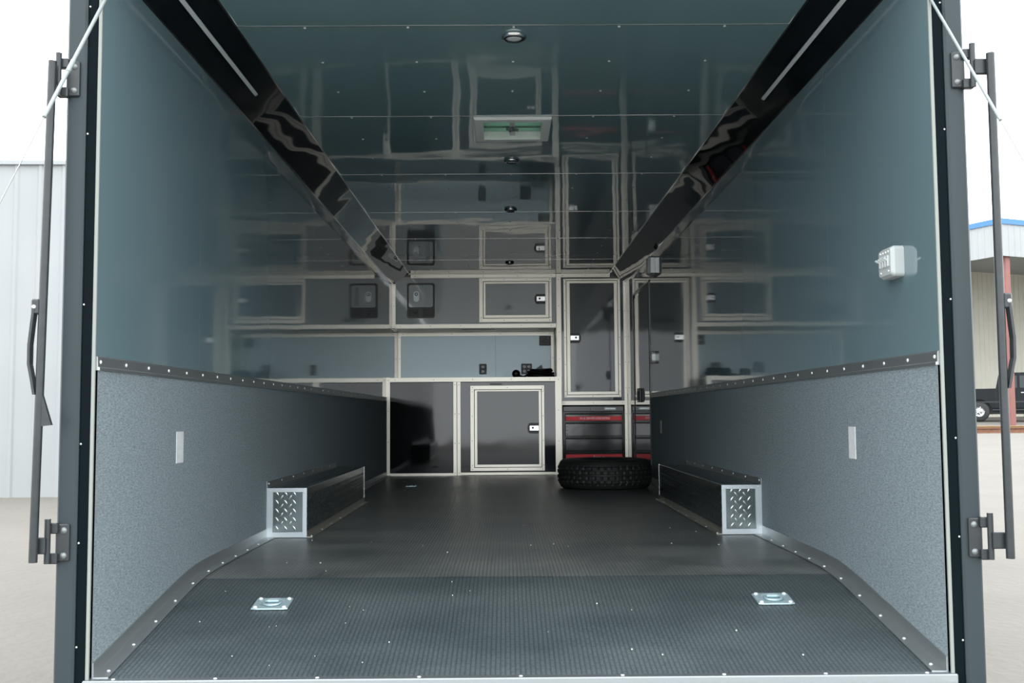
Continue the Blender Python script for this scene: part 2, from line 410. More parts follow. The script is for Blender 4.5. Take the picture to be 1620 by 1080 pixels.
# baseboard angles
WB0, WB1 = 5.15, 7.22
for side, sgn, yend in (('left', -1, YBASE), ('right', 1, 9.05)):
    t = struct('baseboard_' + side, 'bent aluminium angle along the foot of the %s wall' % side)
    for (a, b_, n) in ((YF + .005, WB0, 40), (WB1, yend, 6)):
        mb = MB(); yy = [a + (b_ - a) * i / n for i in range(n + 1)]
        x0 = sgn * (W - .0065)
        sect = [(x0, .046), (x0 - sgn * .003, .046), (x0 - sgn * .003, .006), (x0 - sgn * .045, .0065), (x0 - sgn * .045, .003), (x0, .003)]
        vs = [(p[0], y, zfloor(y) + p[1]) for y in yy for p in sect]; k = len(sect)
        fs = []
        for i in range(n):
            for j in range(k):
                q = (i * k + j, i * k + (j + 1) % k, (i + 1) * k + (j + 1) % k, (i + 1) * k + j); fs.append(q if sgn > 0 else q[::-1])
        fs.append(tuple(range(k))[::-1]); fs.append(tuple(n * k + j for j in range(k)))
        mb.add(vs, fs)
        mb.build('angle', 'dull_aluminium', t)
    mb = MB(); y = 3.06
    while y < yend - .05:
        if not (WB0 - .02 < y < WB1 + .02): mb.dome((sgn * (W - .036), y, zfloor(y) + .0065), (0, -.1, 1), .0055, .004)
        y += 0.20
    stuff(mb.build('screw_heads', 'screw_steel', t))

# slanted coves
for n_, (side, sgn) in enumerate((('left', -1), ('right', 1))):
    t = struct('trim_%d' % (n_ + 4), 'glossy black slanted cove along the %s ceiling edge' % side)
    u = Vector((0, 1, 0)); a = Vector((sgn * W, YF, ZC)); b_ = Vector((sgn * XU, YF, H)); v = (b_ - a).normalized(); L = (b_ - a).length
    nrm = Vector((-sgn * (H - ZC), 0, -(W - XU))).normalized()
    wavy(a, u, v, YUP - YF, L, 260, 10, nrm, 0.0022, (1.7, 3.0), 11 + 20 * n_, skirt=.01).build('cove_panel', 'gloss_black', t)
    for (p, w) in ((a, .006), (b_, .006)):
        q = p + nrm * .0025
        dx = v * w * (1 if p is a else -1)
        mb = MB()
        pts = [p, p + dx, p + dx + nrm * .004, p + nrm * .004]
        mb.prism([(c.x, c.z) for c in pts], 'y', YF, YUP)
        mb.build('edge_trim', 'chrome', t)
# LED strips on the coves
for (sgn, y1, lab) in ((-1, 4.50, 'thin white unlit LED strip on the left black cove'), (1, 4.60, 'thin white unlit LED strip on the right black cove')):
    a = Vector((sgn * W, 0, ZC)); b_ = Vector((sgn * XU, 0, H)); c = a.lerp(b_, .5)
    nrm = Vector((-sgn * (H - ZC), 0, -(W - XU))).normalized(); v = (b_ - a).normalized()
    t = thing('led_strip', (c.x, 3.06, c.z), lab, 'light', 'LED strips on the coves')
    c = c + nrm * .003; w = .0085
    pts = [c - v * w, c + v * w, c + v * w * .75 + nrm * .006, c - v * w * .75 + nrm * .006]
    MB().prism([(p.x, p.z) for p in pts], 'y', 3.06, y1).build('diffuser', 'led_diffuser', t)
    MB().prism([(p.x, p.z) for p in pts], 'y', y1, y1 + .008).build('end_cap', 'grey_plastic', t)

# --- ceiling panels with seams and screws, hole for the roof vent
ceil = struct('ceiling', 'glossy charcoal ceiling panels with seams and screw rows')
VX0, VX1, VY0, VY1 = -0.150, 0.156, 5.105, 5.435
cs = [YF, 3.842, 5.04, 6.28, 7.48, 8.62, 9.82, YUP]
for i in range(len(cs) - 1):
    y0, y1 = cs[i], cs[i + 1]
    vb = None; ub = None; hole = None
    if y0 < VY0 < y1:
        def breaks(a, b, h0, h1, n): 
            base = [a + (b - a) * k / n for k in range(n + 1)]
            base = [q for q in base if abs(q - h0) > .008 and abs(q - h1) > .008] + [h0, h1]
            return [q - a for q in sorted(base)]
        ub = breaks(-XU, XU, VX0, VX1, 80); vb = breaks(y0 + .0015, y1 - .0015, VY0, VY1, 48); hole = (VX0 + XU, VX1 + XU, VY0 - y0 - .0015, VY1 - y0 - .0015)
    wv = wavy((-XU, y0 + .0015, H), (1, 0, 0), (0, 1, 0), 2 * XU, y1 - y0 - .003, 80, 48, (0, 0, -1), 0.0012 - 0.00011 * i, (2.2, 2.6), 60 + i, skirt=.006, hole=hole, ubreaks=ub, vbreaks=vb)
    wv.build('ceiling_panel', 'gloss_ceiling', ceil)
mb = MB()
for y0 in cs[1:-1]: mb.box(-XU, XU, y0 - .0025, y0 + .0025, H - .0012, H + .004)
mb.build('seam_strips', 'aluminium_clean', ceil)
mb = MB(); k = 0
for i in range(len(cs) - 1):
    for y in (cs[i] + .012, cs[i] + (cs[i + 1] - cs[i]) / 3, cs[i] + 2 * (cs[i + 1] - cs[i]) / 3):
        for x in (-.79, -.40, 0.0, .40, .80):
            if VX0 - .05 < x < VX1 + .05 and VY0 - .06 < y < VY1 + .06: continue
            mb.dome((x, y, H - .0015), (0, 0, -1), .006, .004)
stuff(mb.build('screw_heads', 'screw_steel', ceil))
rf = MB()
rf.box(-1.31, VX0 - .002, YF, YE + .05, H + .012, H + .10); rf.box(VX1 + .002, 1.31, YF, YE + .05, H + .012, H + .10)
rf.box(VX0 - .002, VX1 + .002, YF, VY0 - .002, H + .012, H + .10); rf.box(VX0 - .002, VX1 + .002, VY1 + .002, YE + .05, H + .012, H + .10)
rf.build('roof_slab', 'frame_paint', ceil)

# --- front wall (recess behind the counter)
wb = struct('wall_back', 'front end wall of the trailer with pale grey recess panel')
bx(-1.31, 1.31, YE + .006, YE + .05, -.25, H + .10).build('wall_slab', 'frame_paint', wb)
wavy((-W, YE, .90), (1, 0, 0), (0, 0, 1), W - .155, .70, 30, 16, (0, -1, 0), .0005, 2.0, 91).build('wall_panel', 'gloss_grey', wb)
wavy((-.153, YE, .90), (1, 0, 0), (0, 0, 1), .66, .70, 20, 16, (0, -1, 0), .0005, 2.0, 93).build('wall_panel', 'gloss_grey', wb)

# --- rear frame posts (the opening) and header
for n_, (side, sgn) in enumerate((('left', -1), ('right', 1))):
    t = struct('trim_%d' % (n_ + 6), 'dark grey steel %s post of the rear opening with black seal' % side)
    bx(sgn * 1.256, sgn * 1.312, 2.985, 3.09, -.40, 2.30, b=.006).build('post', 'frame_paint', t)
    bx(sgn * 1.229, sgn * 1.256, 2.996, 3.05, -.26, 2.20, b=.002).build('seal', 'seal_black', t)
    bx(sgn * 1.2185, sgn * 1.229, 3.000, 3.009, ZS - .02, 2.16, b=.0015).build('edge_strip', 'white_edge', t)
    mb = MB()
    for z in (-.05, .24, .52, .92, 1.42, 1.8): mb.dome((sgn * 1.252, 2.996, z), (-sgn * .3, -1, 0), .003, .002)
    stuff(mb.build('rivets', 'screw_steel', t))
t = struct('trim_8', 'dark grey steel header over the rear opening')
bx(-1.312, 1.312, 2.985, 3.09, 2.20, 2.42, b=.006).build('header', 'frame_paint', t)

# --- side entry door in the right wall
d1 = struct('door_1', 'narrow glossy dark entry door in the right wall beside the tall cabinet')
wavy((W - .004, 9.10, .03), (0, 1, 0), (0, 0, 1), 1.06, 1.68, 24, 40, (-1, 0, 0), .0005, 1.8, 131, skirt=.012).build('door_leaf', 'gloss_panel', d1)
for (y0, y1, z0, z1) in ((9.062, 9.068, 0, 1.76), (10.18, 10.20, 0, 1.76)):
    bx(W - .007, W + .004, y0, y1, z0, z1).build('jamb', 'jamb_grey', d1)
bx(W - .012, W + .004, 9.062, 10.20, 1.745, 1.765).build('head_jamb', 'aluminium_clean', d1)
bx(W - .008, W + .004, 9.072, 9.10, .0, 1.745).build('door_seal', 'black_rubber', d1)
bx(W - .008, W + .004, 10.16, 10.18, .0, 1.745).build('door_seal', 'black_rubber', d1)
h = bx(W - .030, W - .003, 9.66, 9.80, .70, .83, b=.006).build('latch', 'black_plastic', d1)
bx(W - .040, W - .029, 9.70, 9.76, .72, .80, b=.004).build('latch_lever', 'dark_plastic', h)

# --- ramp door, lowered towards the viewer; deck made pale to light the ceiling
d2 = struct('door_2', 'lowered rear ramp door out of view, made pale to bounce light')
def zr(y): return ZS - .03 - (2.96 - y) * (ZS - .05 - zg(0.95)) / 2.01
mb = MB(); mb.prism([(2.975, zr(2.975)), (2.975, zr(2.975) - .05), (0.95, zr(.95) - .03), (0.95, zr(.95))][::-1], 'x', -1.21, 1.21); mb.build('ramp_deck', 'ramp_bounce', d2)
for sgn in (-1, 1):
    MB().prism([(2.975, zr(2.975) + .004), (2.975, zr(2.975) - .055), (0.95, zr(.95) - .035), (0.95, zr(.95) + .004)][::-1], 'x', sgn * 1.205, sgn * 1.245).build('edge_channel', 'aluminium', d2)
mb = MB(); mb.tube([(-1.2, 2.985, ZS - .045), (1.2, 2.985, ZS - .045)], .012, 10); mb.build('hinge', 'aluminium_clean', d2)

# ================================================================== LARGE OBJECTS
# --- helpers for cabinets
class Cab:
    """collects aluminium strips and their screws for one cabinet"""
    def __init__(self, root): self.root = root; self.scr = MB()
    def strip(self, x0, x1, y, z0, z1, th=.004, scr=True, name='edge_strip', m='aluminium', step=.30, parent=None):
        o = bx(x0, x1, y - th, y, z0, z1, b=.0012).build(name, m, parent or self.root)
        if parent is not None: o.location = (0, 0, 0)
        if scr:
            lx, lz = x1 - x0, z1 - z0
            n = max(2, round(max(lx, lz) / step) + 1)
            for i in range(n):
                f = .5 + (i - (n - 1) / 2) / (n - 1) * .94 if n > 1 else .5
                c = (x0 + lx * f, y - th, (z0 + z1) / 2) if lx > lz else ((x0 + x1) / 2, y - th, z0 + lz * f)
                self.scr.dome(c, (0, -1, 0), .0042, .002, 6)
        return o
    def done(self): stuff(self.scr.build('screw_heads', 'dark_screw', self.root))

def framed_door(cb, y, O, G, I, latch_side, latch_z, seed, face='gloss_cabinet'):
    """fixed surround O, gap, door edge G..I and recessed face; every rectangle is x0,x1,z0,z1"""
    x0, x1, z0, z1 = O; gx0, gx1, gz0, gz1 = G; ix0, ix1, iz0, iz1 = I; r = cb.root
    cb.strip(x0, x1, y - .004, gz1, z1, name='surround_rail'); cb.strip(x0, x1, y - .004, z0, gz0, name='surround_rail')
    cb.strip(x0, gx0, y - .004, gz0, gz1, name='surround_stile'); cb.strip(gx1, x1, y - .004, gz0, gz1, name='surround_stile')
    d = wavy((gx0 + .004, y - .002, gz0 + .004), (1, 0, 0), (0, 0, 1), gx1 - gx0 - .008, gz1 - gz0 - .008, 24, 24, (0, -1, 0), .0005, 2.5, seed).build('cabinet_door', face, r)
    g_ = .005
    def fr(a, b, c, e, nm):
        o = bx(a, b, y - .008, y - .001, c, e, b=.0012).build(nm, 'aluminium', d); o.location = (0, 0, 0)
    fr(gx0 + g_, gx1 - g_, iz1, gz1 - g_, 'door_rail'); fr(gx0 + g_, gx1 - g_, gz0 + g_, iz0, 'door_rail')
    fr(gx0 + g_, ix0, iz0, iz1, 'door_stile'); fr(ix1, gx1 - g_, iz0, iz1, 'door_stile')
    # dark shadow gap backing
    bx(gx0, gx1, y - .0015, y + .004, gz0, gz1).build('door_gap', 'black_rubber', r)
    # paddle latch: white plate, dark recess behind
    lw, lh = .105, .058
    lx0 = ix1 - lw if latch_side > 0 else ix0; lx1 = lx0 + lw
    mb = MB(); n = 10; cx = lx0 + .02 if latch_side > 0 else lx1 - .02
    pts = []
    for k in range(n + 1):
        a = math.pi / 2 + math.pi * k / n * (1 if latch_side > 0 else -1)
        pts.append((cx + .028 * math.cos(a), latch_z + (.052) * math.sin(a) - (.004)))
    e_ = ix1 if latch_side > 0 else ix0
    pts = [(e_, latch_z + .048)] + pts + [(e_, latch_z - .056)]
    if latch_side < 0: pts = pts[::-1]
    mb.prism(pts[::-1], 'y', y - .0045, y - .002)
    lt = mb.build('latch_recess', 'black_plastic', d); lt.location = (0, 0, 0)
    p = bx(lx0 + .012 if latch_side > 0 else lx0, lx1 if latch_side > 0 else lx1 - .012, y - .016, y - .004, latch_z - lh / 2, latch_z + lh / 2 - .006, b=.003).build('latch_plate', 'satin_chrome', d); p.location = (0, 0, 0)
    kx = lx0 + .045 if latch_side > 0 else lx1 - .045
    k_ = MB().lathe([(0, -.0185), (.010, -.0185), (.011, -.015), (.011, -.010)], 12, (kx, y, latch_z), 'y').build('keyhole', 'black_plastic', d); k_.location = (0, 0, 0)
    return d

# --- base cabinet
base = thing('base_cabinet', (-.355, YBASE + .5, 0), 'low black cabinet with silver edge strips under the grey recess', 'cabinet')
cb = Cab(base)
body = MB(); body.box(-W + .002, .482, YBASE + .006, YE - .002, .004, .93); body.build('body', 'frame_paint', base)
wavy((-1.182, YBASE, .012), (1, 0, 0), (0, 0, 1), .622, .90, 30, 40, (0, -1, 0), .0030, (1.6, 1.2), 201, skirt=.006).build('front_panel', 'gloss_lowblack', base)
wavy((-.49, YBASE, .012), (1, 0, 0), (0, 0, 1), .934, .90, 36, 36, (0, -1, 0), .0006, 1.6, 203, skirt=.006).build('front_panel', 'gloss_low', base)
cb.strip(-1.221, -1.182, YBASE, .0, .965); cb.strip(-.561, -.527, YBASE, .0, .918); cb.strip(-.523, -.489, YBASE, .0, .918)
cb.strip(.442, .507, YBASE, 0, .965, step=.3); cb.strip(-1.182, .442, YBASE - .0005, .918, .962, step=.45)
cb.strip(-1.182, -.561, YBASE, 0, .026, scr=False); cb.strip(-.489, .442, YBASE, .004, .030, scr=False)
bx(-.20, -.08, YBASE - .003, YBASE, .885, .900).build('drain_slot', 'dark_plastic', base)
framed_door(cb, YBASE, (-.393, .335, .044, .879), (-.356, .310, .075, .841), (-.325, .280, .106, .822), 1, .462, 205, 'gloss_low')
# return strip on the left wall at the cabinet corner
bx(-W + .0005, -W + .004, YBASE - .30, YBASE - .004, .77, .955) if False else None
cb.done()
ct = thing('countertop', (-.355, YBASE + .5, .93), 'dark grey countertop of the low cabinet inside the recess', 'countertop')
bx(-W + .003, .478, YBASE + .001, YE - .002, .931, .957, b=.002).build('slab', 'gloss_cabinet', ct)
bx(-W + .003, .478, YE - .012, YE - .001, .957, .975).build('backsplash', 'aluminium', ct)

# --- upper cabinet
uppr = thing('upper_cabinet', (-.355, YUP + .27, 1.50), 'wall cabinet under the ceiling with one silver framed door', 'cabinet')
cb = Cab(uppr)
bx(-W + .002, .480, YUP + .006, YE - .002, 1.497, H - .002).build('body', 'gloss_cabinet', uppr)
wavy((-1.19, YUP, 1.53), (1, 0, 0), (0, 0, 1), .875, .50, 36, 24, (0, -1, 0), .0012, (2.0, 1.5), 211, skirt=.006).build('front_panel', 'gloss_upper', uppr)
bx(-.315, .485, YUP - .001, YUP + .006, 1.53, 2.03).build('front_panel', 'gloss_upper', uppr)
cb.strip(-1.221, -1.186, YUP, 1.498, ZC, step=.25); cb.strip(-1.186, .485, YUP, 1.495, 1.537, step=.33); cb.strip(-1.03, .485, YUP, 2.018, 2.058, step=.40)
bx(-1.19, .482, YUP - .0, YUP + .045, 1.4925, 1.4965).build('bottom_angle', 'aluminium', uppr)
bx(-1.19, .482, YUP - .042, YUP - .004, H - .005, H - .001).build('ceiling_angle', 'aluminium', uppr)
bx(-.50, -.16, YUP + .16, YUP + .19, 1.491, 1.4965).build('vent_slot', 'black_plastic', uppr)
bx(-1.19, .482, YUP + .05, YE - .03, 1.4935, 1.4965).build('bottom_panel', 'aluminium', uppr)
framed_door(cb, YUP, (-.315, .441, 1.553, 2.015), (-.275, .415, 1.592, 1.981), (-.249, .375, 1.626, 1.955), 1, 1.797, 215, 'gloss_upper')
cb.done()

# --- trims of the recess, on the end wall
cb = Cab(wb)
cb.strip(-1.215, .486, YE, 1.452, 1.492, step=.5); cb.strip(-1.218, -1.184, YE, .96, 1.452); cb.strip(.452, .486, YE, .96, 1.452)
bx(-W + .001, -W + .005, YE - .05, YE - .004, .96, 1.49).build('corner_strip', 'aluminium', wb)  # mirror image of the recess edge strip, modelled as metal on the side wall
cb.done()

# --- tall cabinet on the right with open bay for the tool chest
tall = thing('tall_cabinet', (.855, YUP + .27, 0), 'tall dark cabinet with silver framed door above the tool chest', 'cabinet')
cb = Cab(tall)
mb = MB(); mb.box(.504, .530, YUP + .006, YE - .002, 0, H - .003); mb.box(1.192, W - .002, YUP + .006, YE - .002, 0, H - .003); mb.box(.530, 1.192, YUP + .006, YE - .002, .70, H - .003)
mb.build('body', 'gloss_cabinet', tall)
bx(.4845, .4865, YE - .05, YUP + .006, .96, 1.495).build('corner_strip', 'aluminium', tall)
bx(.533, 1.19, YUP - .001, YUP + .006, .725, 2.03).build('front_panel', 'gloss_cabinet', tall)
cb.strip(.488, .540, YUP, 0, 2.058, step=.30); cb.strip(1.186, 1.219, YUP, 0, 1.99, step=.30)
cb.strip(.54, 1.05, YUP, 2.018, 2.058, step=.3); cb.strip(.540, 1.186, YUP, .686, .730, step=.3)
bx(.54, 1.03, YUP - .042, YUP - .004, H - .005, H - .001).build('ceiling_angle', 'aluminium', tall)
o = bx(W - .005, W - .0005, YUP - .05, YUP - .004, .80, 1.97).build('wall_angle', 'aluminium', tall)
framed_door(cb, YUP, (.564, 1.155, .765, 2.003), (.590, 1.130, .790, 1.985), (.630, 1.090, .824, 1.955), -1, 1.386, 221)
cb.done()

# --- tool chest
chest = thing('tool_chest', (.86, YUP + .25, 0), 'black tool chest with red drawer labels under the tall cabinet', 'tool chest')
YT = YUP + .012
mb = MB(); mb.box(.545, .568, YT, YUP + .50, .012, .676, b=.004); mb.box(1.164, 1.182, YT, YUP + .50, .012, .676, b=.004)
mb.box(.568, 1.164, YT + .02, YUP + .50, .012, .62); mb.build('body', 'chest_black', chest)
bx(.550, 1.178, YT - .004, YUP + .5, .618, .676, b=.006).build('top', 'chest_grey', chest)
lk = MB().lathe([(0, -.004), (.008, -.004), (.010, 0)], 12, (.84, YT - .004, .645), 'y').build('lock', 'screw_steel', chest)
dz = [(.523, .606), (.366, .510), (.214, .352), (.040, .198)]
for i, (a, b_) in enumerate(dz):
    d = bx(.571, 1.161, YT - .004, YT + .25, a, b_ - .016, b=.004).build('drawer', 'drawer_black', chest)
    bx(.573, 1.159, YT - .012, YT + .004, b_ - .014, b_ - .004, b=.003).build('drawer_grip', 'black_plastic', d).location = (0, 0, 0)  # shadow bars between drawers put into the black of the grips
    if i == 0:
        bx(.574, 1.158, YT - .0052, YT - .003, a + .002, a + .046).build('red_label', 'chest_red', d).location = (0, 0, 0)
        text_obj('label_lettering', '100 LB. DRAWER LOAD RATING', .030, (.875, YT - .0056, a + .024), (math.pi / 2, 0, 0), 'screen_pale', d, .0003, xscale=.74)
    if i == 3:
        bx(.574, 1.158, YT - .0052, YT - .003, b_ - .075, b_ - .020).build('red_label', 'chest_red', d).location = (0, 0, 0)
        MB().prism([(.845, b_ - .068), (.885, b_ - .068), (.865, b_ - .030)], 'y', YT - .0062, YT - .005).build('warning_triangle', 'white_plastic', d).location = (0, 0, 0)
    if i in (1, 2):
        mb = MB()
        for z in (a + .02, a + .06, a + .10): mb.dome((.589, YT - .004, z), (0, -1, 0), .005, .003)
        stuff(mb.build('rivets', 'dark_screw', d)).location = (0, 0, 0)
bx(.976, 1.100, YT - .0065, YT - .0035, .633, .661, b=.001).build('name_badge', 'badge_grey', chest)
text_obj('badge_lettering', 'CRAFTSMAN', .019, (1.038, YT - .0072, .647), (math.pi / 2, 0, 0), 'satin_chrome', chest, .0003, xscale=.95)
for x in (.58, 1.15): MB().lathe([(0, 0), (.012, 0), (.012, .012), (0, .012)], 10, (x, YT + .05, 0)).build('foot', 'black_rubber', chest)

# --- wheel boxes (tread plate)
def bump_bar(mb, c, along, across, nrm, L=.031, w=.0085, h=.0020):
    c = Vector(c); along = Vector(along).normalized(); across = Vector(across).normalized(); nrm = Vector(nrm)
    p = [c - along * L / 2, c - along * L / 6 + across * w / 2, c + along * L / 6 + across * w / 2, c + along * L / 2, c + along * L / 6 - across * w / 2, c - along * L / 6 - across * w / 2]
    top = [c - along * L / 5 + nrm * h, c + along * L / 5 + nrm * h]
    mb.add(p + top, [(0, 5, 6), (0, 6, 1), (1, 6, 7, 2), (2, 7, 3), (3, 7, 4), (4, 7, 6, 5)], True)
def tread(origin, eu, ev, nrm, lu, lv, pitch=.042, pad=.02, flip=False, padv=None):
    mb = MB(); eu = Vector(eu); ev = Vector(ev); o = Vector(origin); i = 0
    nu = int((lu - 2 * pad) / pitch) + 1; padv = padv or pad; nv = int((lv - 2 * padv) / pitch + 1e-6) + 1
    for i in range(nu):
        for j in range(nv):
            c = o + eu * (pad + i * pitch) + ev * (padv + j * pitch)
            d1 = eu * .65 + ev * .76; d2 = eu * .65 - ev * .76
            if flip: d1, d2 = d2, d1
            bump_bar(mb, c, d2, d1, nrm)
            if i < nu - 1 and j < nv - 1: bump_bar(mb, c + eu * pitch / 2 + ev * pitch / 2, d1, d2, nrm)
    return mb
for side, sgn in (('left', -1), ('right', 1)):
    y0, y1, hh = WB0, WB1 + (.05 if sgn > 0 else 0), .243
    xi = sgn * 1.018; xo = sgn * (W - .007)
    t = thing('wheel_box', (sgn * 1.11, (y0 + y1) / 2, 0), 'low aluminium tread plate wheel box along the %s carpeted wall' % side, 'wheel box', 'wheel boxes along the walls')
    bx(xo, xi, y0, y1, .003, hh, b=.002).build('shell', 'plate_aluminium', t)
    ew = abs(xo - xi)
    stuff(tread((min(xo, xi), y0 - .0002, .02), (1, 0, 0), (0, 0, 1), (0, -1, 0), ew, hh - .015, pad=.050, padv=.030, flip=sgn > 0).build('tread_bars_end', 'tread_aluminium', t))
    stuff(tread((xi - sgn * .0002, y0, .0), (0, 1, 0), (0, 0, 1), (-sgn, 0, 0), y1 - y0, hh, pad=.03).build('tread_bars_side', 'tread_aluminium', t))
    stuff(tread((min(xo, xi), y0, hh + .0002), (1, 0, 0), (0, 1, 0), (0, 0, 1), ew, y1 - y0, pad=.03).build('tread_bars_top', 'tread_aluminium', t))
    wl = sgn
    # end frame of aluminium angle
    bx(xo, xi - sgn * .002, y0 - .005, y0 - .0005, hh - .020, hh + .001, b=.001).build('end_frame_top', 'frame_aluminium', t)
    bx(xo, xi - sgn * .002, y0 - .005, y0 - .0005, .003, .030, b=.001).build('end_frame_bottom', 'frame_aluminium', t)
    bx(xo, xo - sgn * .031, y0 - .0055, y0 - .0005, .003, hh + .001, b=.001).build('end_frame_stile', 'frame_aluminium', t)
    bx(xi - sgn * .003, xi + sgn * .019, y0 - .0055, y0 - .0005, .003, hh + .001, b=.001).build('end_frame_stile', 'frame_aluminium', t)
    # foot flange, wall flange, far edge
    bx(xi - sgn * .030, xi, y0, y1, .0032, .0062).build('foot_flange', 'aluminium', t)
    bx(xi - sgn * .0035, xi, y0, y1, .005, .034).build('foot_flange_leg', 'aluminium', t)
    bx(xo - sgn * .003, xo + sgn * .001, y0 - .0, y1, hh, hh + .032).build('wall_flange', 'dull_aluminium', t)
    bx(xi - sgn * .001, xi + sgn * .003, y1 - .002, y1 + .001, .003, hh + .002).build('far_edge', 'aluminium_clean', t)
    mb = MB(); y = y0 + .03
    while y < y1: mb.dome((xi - sgn * .02, y, .0062), (0, 0, 1), .0055, .004); mb.dome((xo - sgn * .003, y, hh + .020), (-sgn, 0, 0), .0055, .004); y += .295
    for z in (hh - .01,): mb.dome((xo - sgn * .018, y0 - .0055, z), (0, -1, 0), .005, .003); mb.dome((xi + sgn * .009, y0 - .0055, z - .012), (0, -1, 0), .005, .003)
    stuff(mb.build('screw_heads', 'screw_steel', t))

# --- spare tyre lying flat
tyre = thing('spare_tire', (.752, 8.47, 0), 'black spare tire lying flat on the floor before the tool chest', 'tire')
def tyre_mesh():
    R_, Hh = .383, .235; n = 168; mb = MB()
    prof = [(.235, .030), (.205, .020), (.200, .012), (.215, .006), (.250, .003), (.300, .0), (.335, .004), (.356, .018)]
    tr = [(.366, .036, 0), (.372, .052, 1), (.378, .058, 1), (.378, .074, 1), (.370, .077, 2), (.370, .083, 2), (.381, .086, 3), (.381, .108, 3), (.372, .111, 2), (.372, .124, 2), (.381, .127, 3), (.381, .149, 3), (.370, .152, 2), (.370, .158, 2), (.378, .161, 1), (.378, .177, 1), (.372, .183, 1), (.366, .199, 0)]
    prof2 = [(.356, .217), (.335, .231), (.300, .235), (.250, .232), (.215, .229), (.200, .223), (.205, .215), (.235, .205)]
    full = [(r, h, 0) for r, h in prof] + tr + [(r, h, 0) for r, h in prof2]
    vs = []; m = len(full)
    for k in range(n):
        an = 2 * math.pi * k / n
        for (r, h, z) in full:
            sh = 0
            if z == 1 and (k % 4 == 0): r -= .007
            if z == 3 and ((k + 2) % 4 == 0): r -= .006
            vs.append((r * math.cos(an), r * math.sin(an), h))
    fs = [(k * m + i, ((k + 1) % n) * m + i, ((k + 1) % n) * m + i + 1, k * m + i + 1) for k in range(n) for i in range(m - 1)]
    mb.add(vs, fs, False)
    return mb
o = tyre_mesh().build('rubber_body', 'tyre_rubber', tyre, loc=(0, 0, 0))
MB().lathe([(.212, .040), (.232, .034), (.20, .055), (.196, .110), (.196, .125), (.20, .18), (.232, .201), (.212, .196)], 40).build('inner_liner', 'black_rubber', tyre, loc=(0, 0, 0))
mb = MB()
for k, w in ((0, .5), (1, .35), (2, .45), (4, .6)):
    a = math.pi / 2 + .16 - k * .055
    c = Vector((.29 * math.cos(a), .29 * math.sin(a), .2352)); mb.box(c.x - .007 * w * 2, c.x + .007 * w * 2, c.y - .012, c.y + .012, .234, .2368)
mb.build('pale_sidewall_marks', 'debris', tyre, loc=(0, 0, 0))

# --- floor tie-down rings
def dring(name, x, y, s, label, slope):
    t = thing(name, (x, y, zfloor(y) + .003), label, 'tie-down ring', 'recessed tie-down rings in the floor')
    mb = MB(); w, d_ = .062 * s, .055 * s; r = .040 * s; n = 32
    sq = []
    for k in range(n):
        a = 2 * math.pi * (k + .5) / n; c_, s_ = math.cos(a), math.sin(a); f = min(w / abs(c_) if abs(c_) > 1e-6 else 9, d_ / abs(s_) if abs(s_) > 1e-6 else 9); sq.append((c_ * f, s_ * f))
    vs = [(p[0], p[1], 0) for p in sq] + [(p[0] * .985, p[1] * .985, .0045 * s) for p in sq] + [(r * 1.12 * math.cos(2 * math.pi * (k + .5) / n), r * 1.12 * math.sin(2 * math.pi * (k + .5) / n), .006 * s) for k in range(n)] + [(r * .96 * math.cos(2 * math.pi * (k + .5) / n), r * .96 * math.sin(2 * math.pi * (k + .5) / n), .002 * s) for k in range(n)] + [(r * .72 * math.cos(2 * math.pi * (k + .5) / n), r * .72 * math.sin(2 * math.pi * (k + .5) / n), .0005) for k in range(n)]
    fs = []
    for q in range(4):
        for k in range(n): fs.append((q * n + k, q * n + (k + 1) % n, (q + 1) * n + (k + 1) % n, (q + 1) * n + k))
    fs.append(tuple(range(4 * n, 5 * n))); mb.add(vs, fs, False)
    mb.build('pan', 'zinc', t, loc=(0, 0, 0))
    mb = MB(); rr = .028 * s; pts = [(rr * math.cos(a), rr * .9 * math.sin(a) - .004 * s, .007 * s) for a in [math.pi * (-.06 + 1.12 * k / 12) + math.pi for k in range(13)]]
    mb.tube(pts + [(pts[-1][0], .014 * s, .007 * s), (pts[0][0], .014 * s, .007 * s)], .0042 * s, 8, closed=True).build('ring', 'zinc', t, loc=(0, 0, 0))
    bx(-.020 * s, .020 * s, .010 * s, .020 * s, .003 * s, .011 * s, b=.002).build('clamp_bar', 'zinc', t, loc=(0, 0, 0))
    for sx in (-1, 1):
        for sy in (-1, 1): MB().dome((sx * .049 * s, sy * .043 * s, .0045 * s), (0, 0, 1), .008 * s, .006 * s, 10).build('screw', 'screw_steel', t, loc=(0, 0, 0))
    t.rotation_euler = (slope, 0, 0)
    return t
dring('tie_down_ring', -.842, 3.628, 1.0, 'zinc tie-down ring plate on the sloping floor, left one', .15)
dring('tie_down_ring', 0.878, 3.640, 1.0, 'zinc tie-down ring plate on the sloping floor, right one', .15)
dring('tie_down_ring', -.836, 8.75, .72, 'small tie-down ring far back before the low black cabinet', 0)

# ================================================================== SMALLER OBJECTS
# --- ceiling puck lights
for i, (y, s, lab) in enumerate(((3.95, 1.0, 'round chrome ceiling light nearest the rear opening'), (5.93, .9, 'round chrome ceiling light just behind the roof vent'), (7.38, .9, 'round dark ceiling light, third from the opening'), (10.02, .9, 'round ceiling light closest to the wall cabinet'))):
    t = thing('ceiling_light', (0.002, y, H), lab, 'light', 'round ceiling lights')
    MB().lathe([(.030 * s, -.001), (.048 * s, -.001), (.050 * s, -.004), (.046 * s, -.013), (.036 * s, -.017), (.030 * s, -.014)], 28).build('rim', 'chrome', t, loc=(0, 0, 0))
    MB().lathe([(0, -.015), (.018 * s, -.0145), (.030 * s, -.012), (.031 * s, -.006)], 24).build('lens', 'led_diffuser' if i < 2 else 'dark_plastic', t, loc=(0, 0, 0))

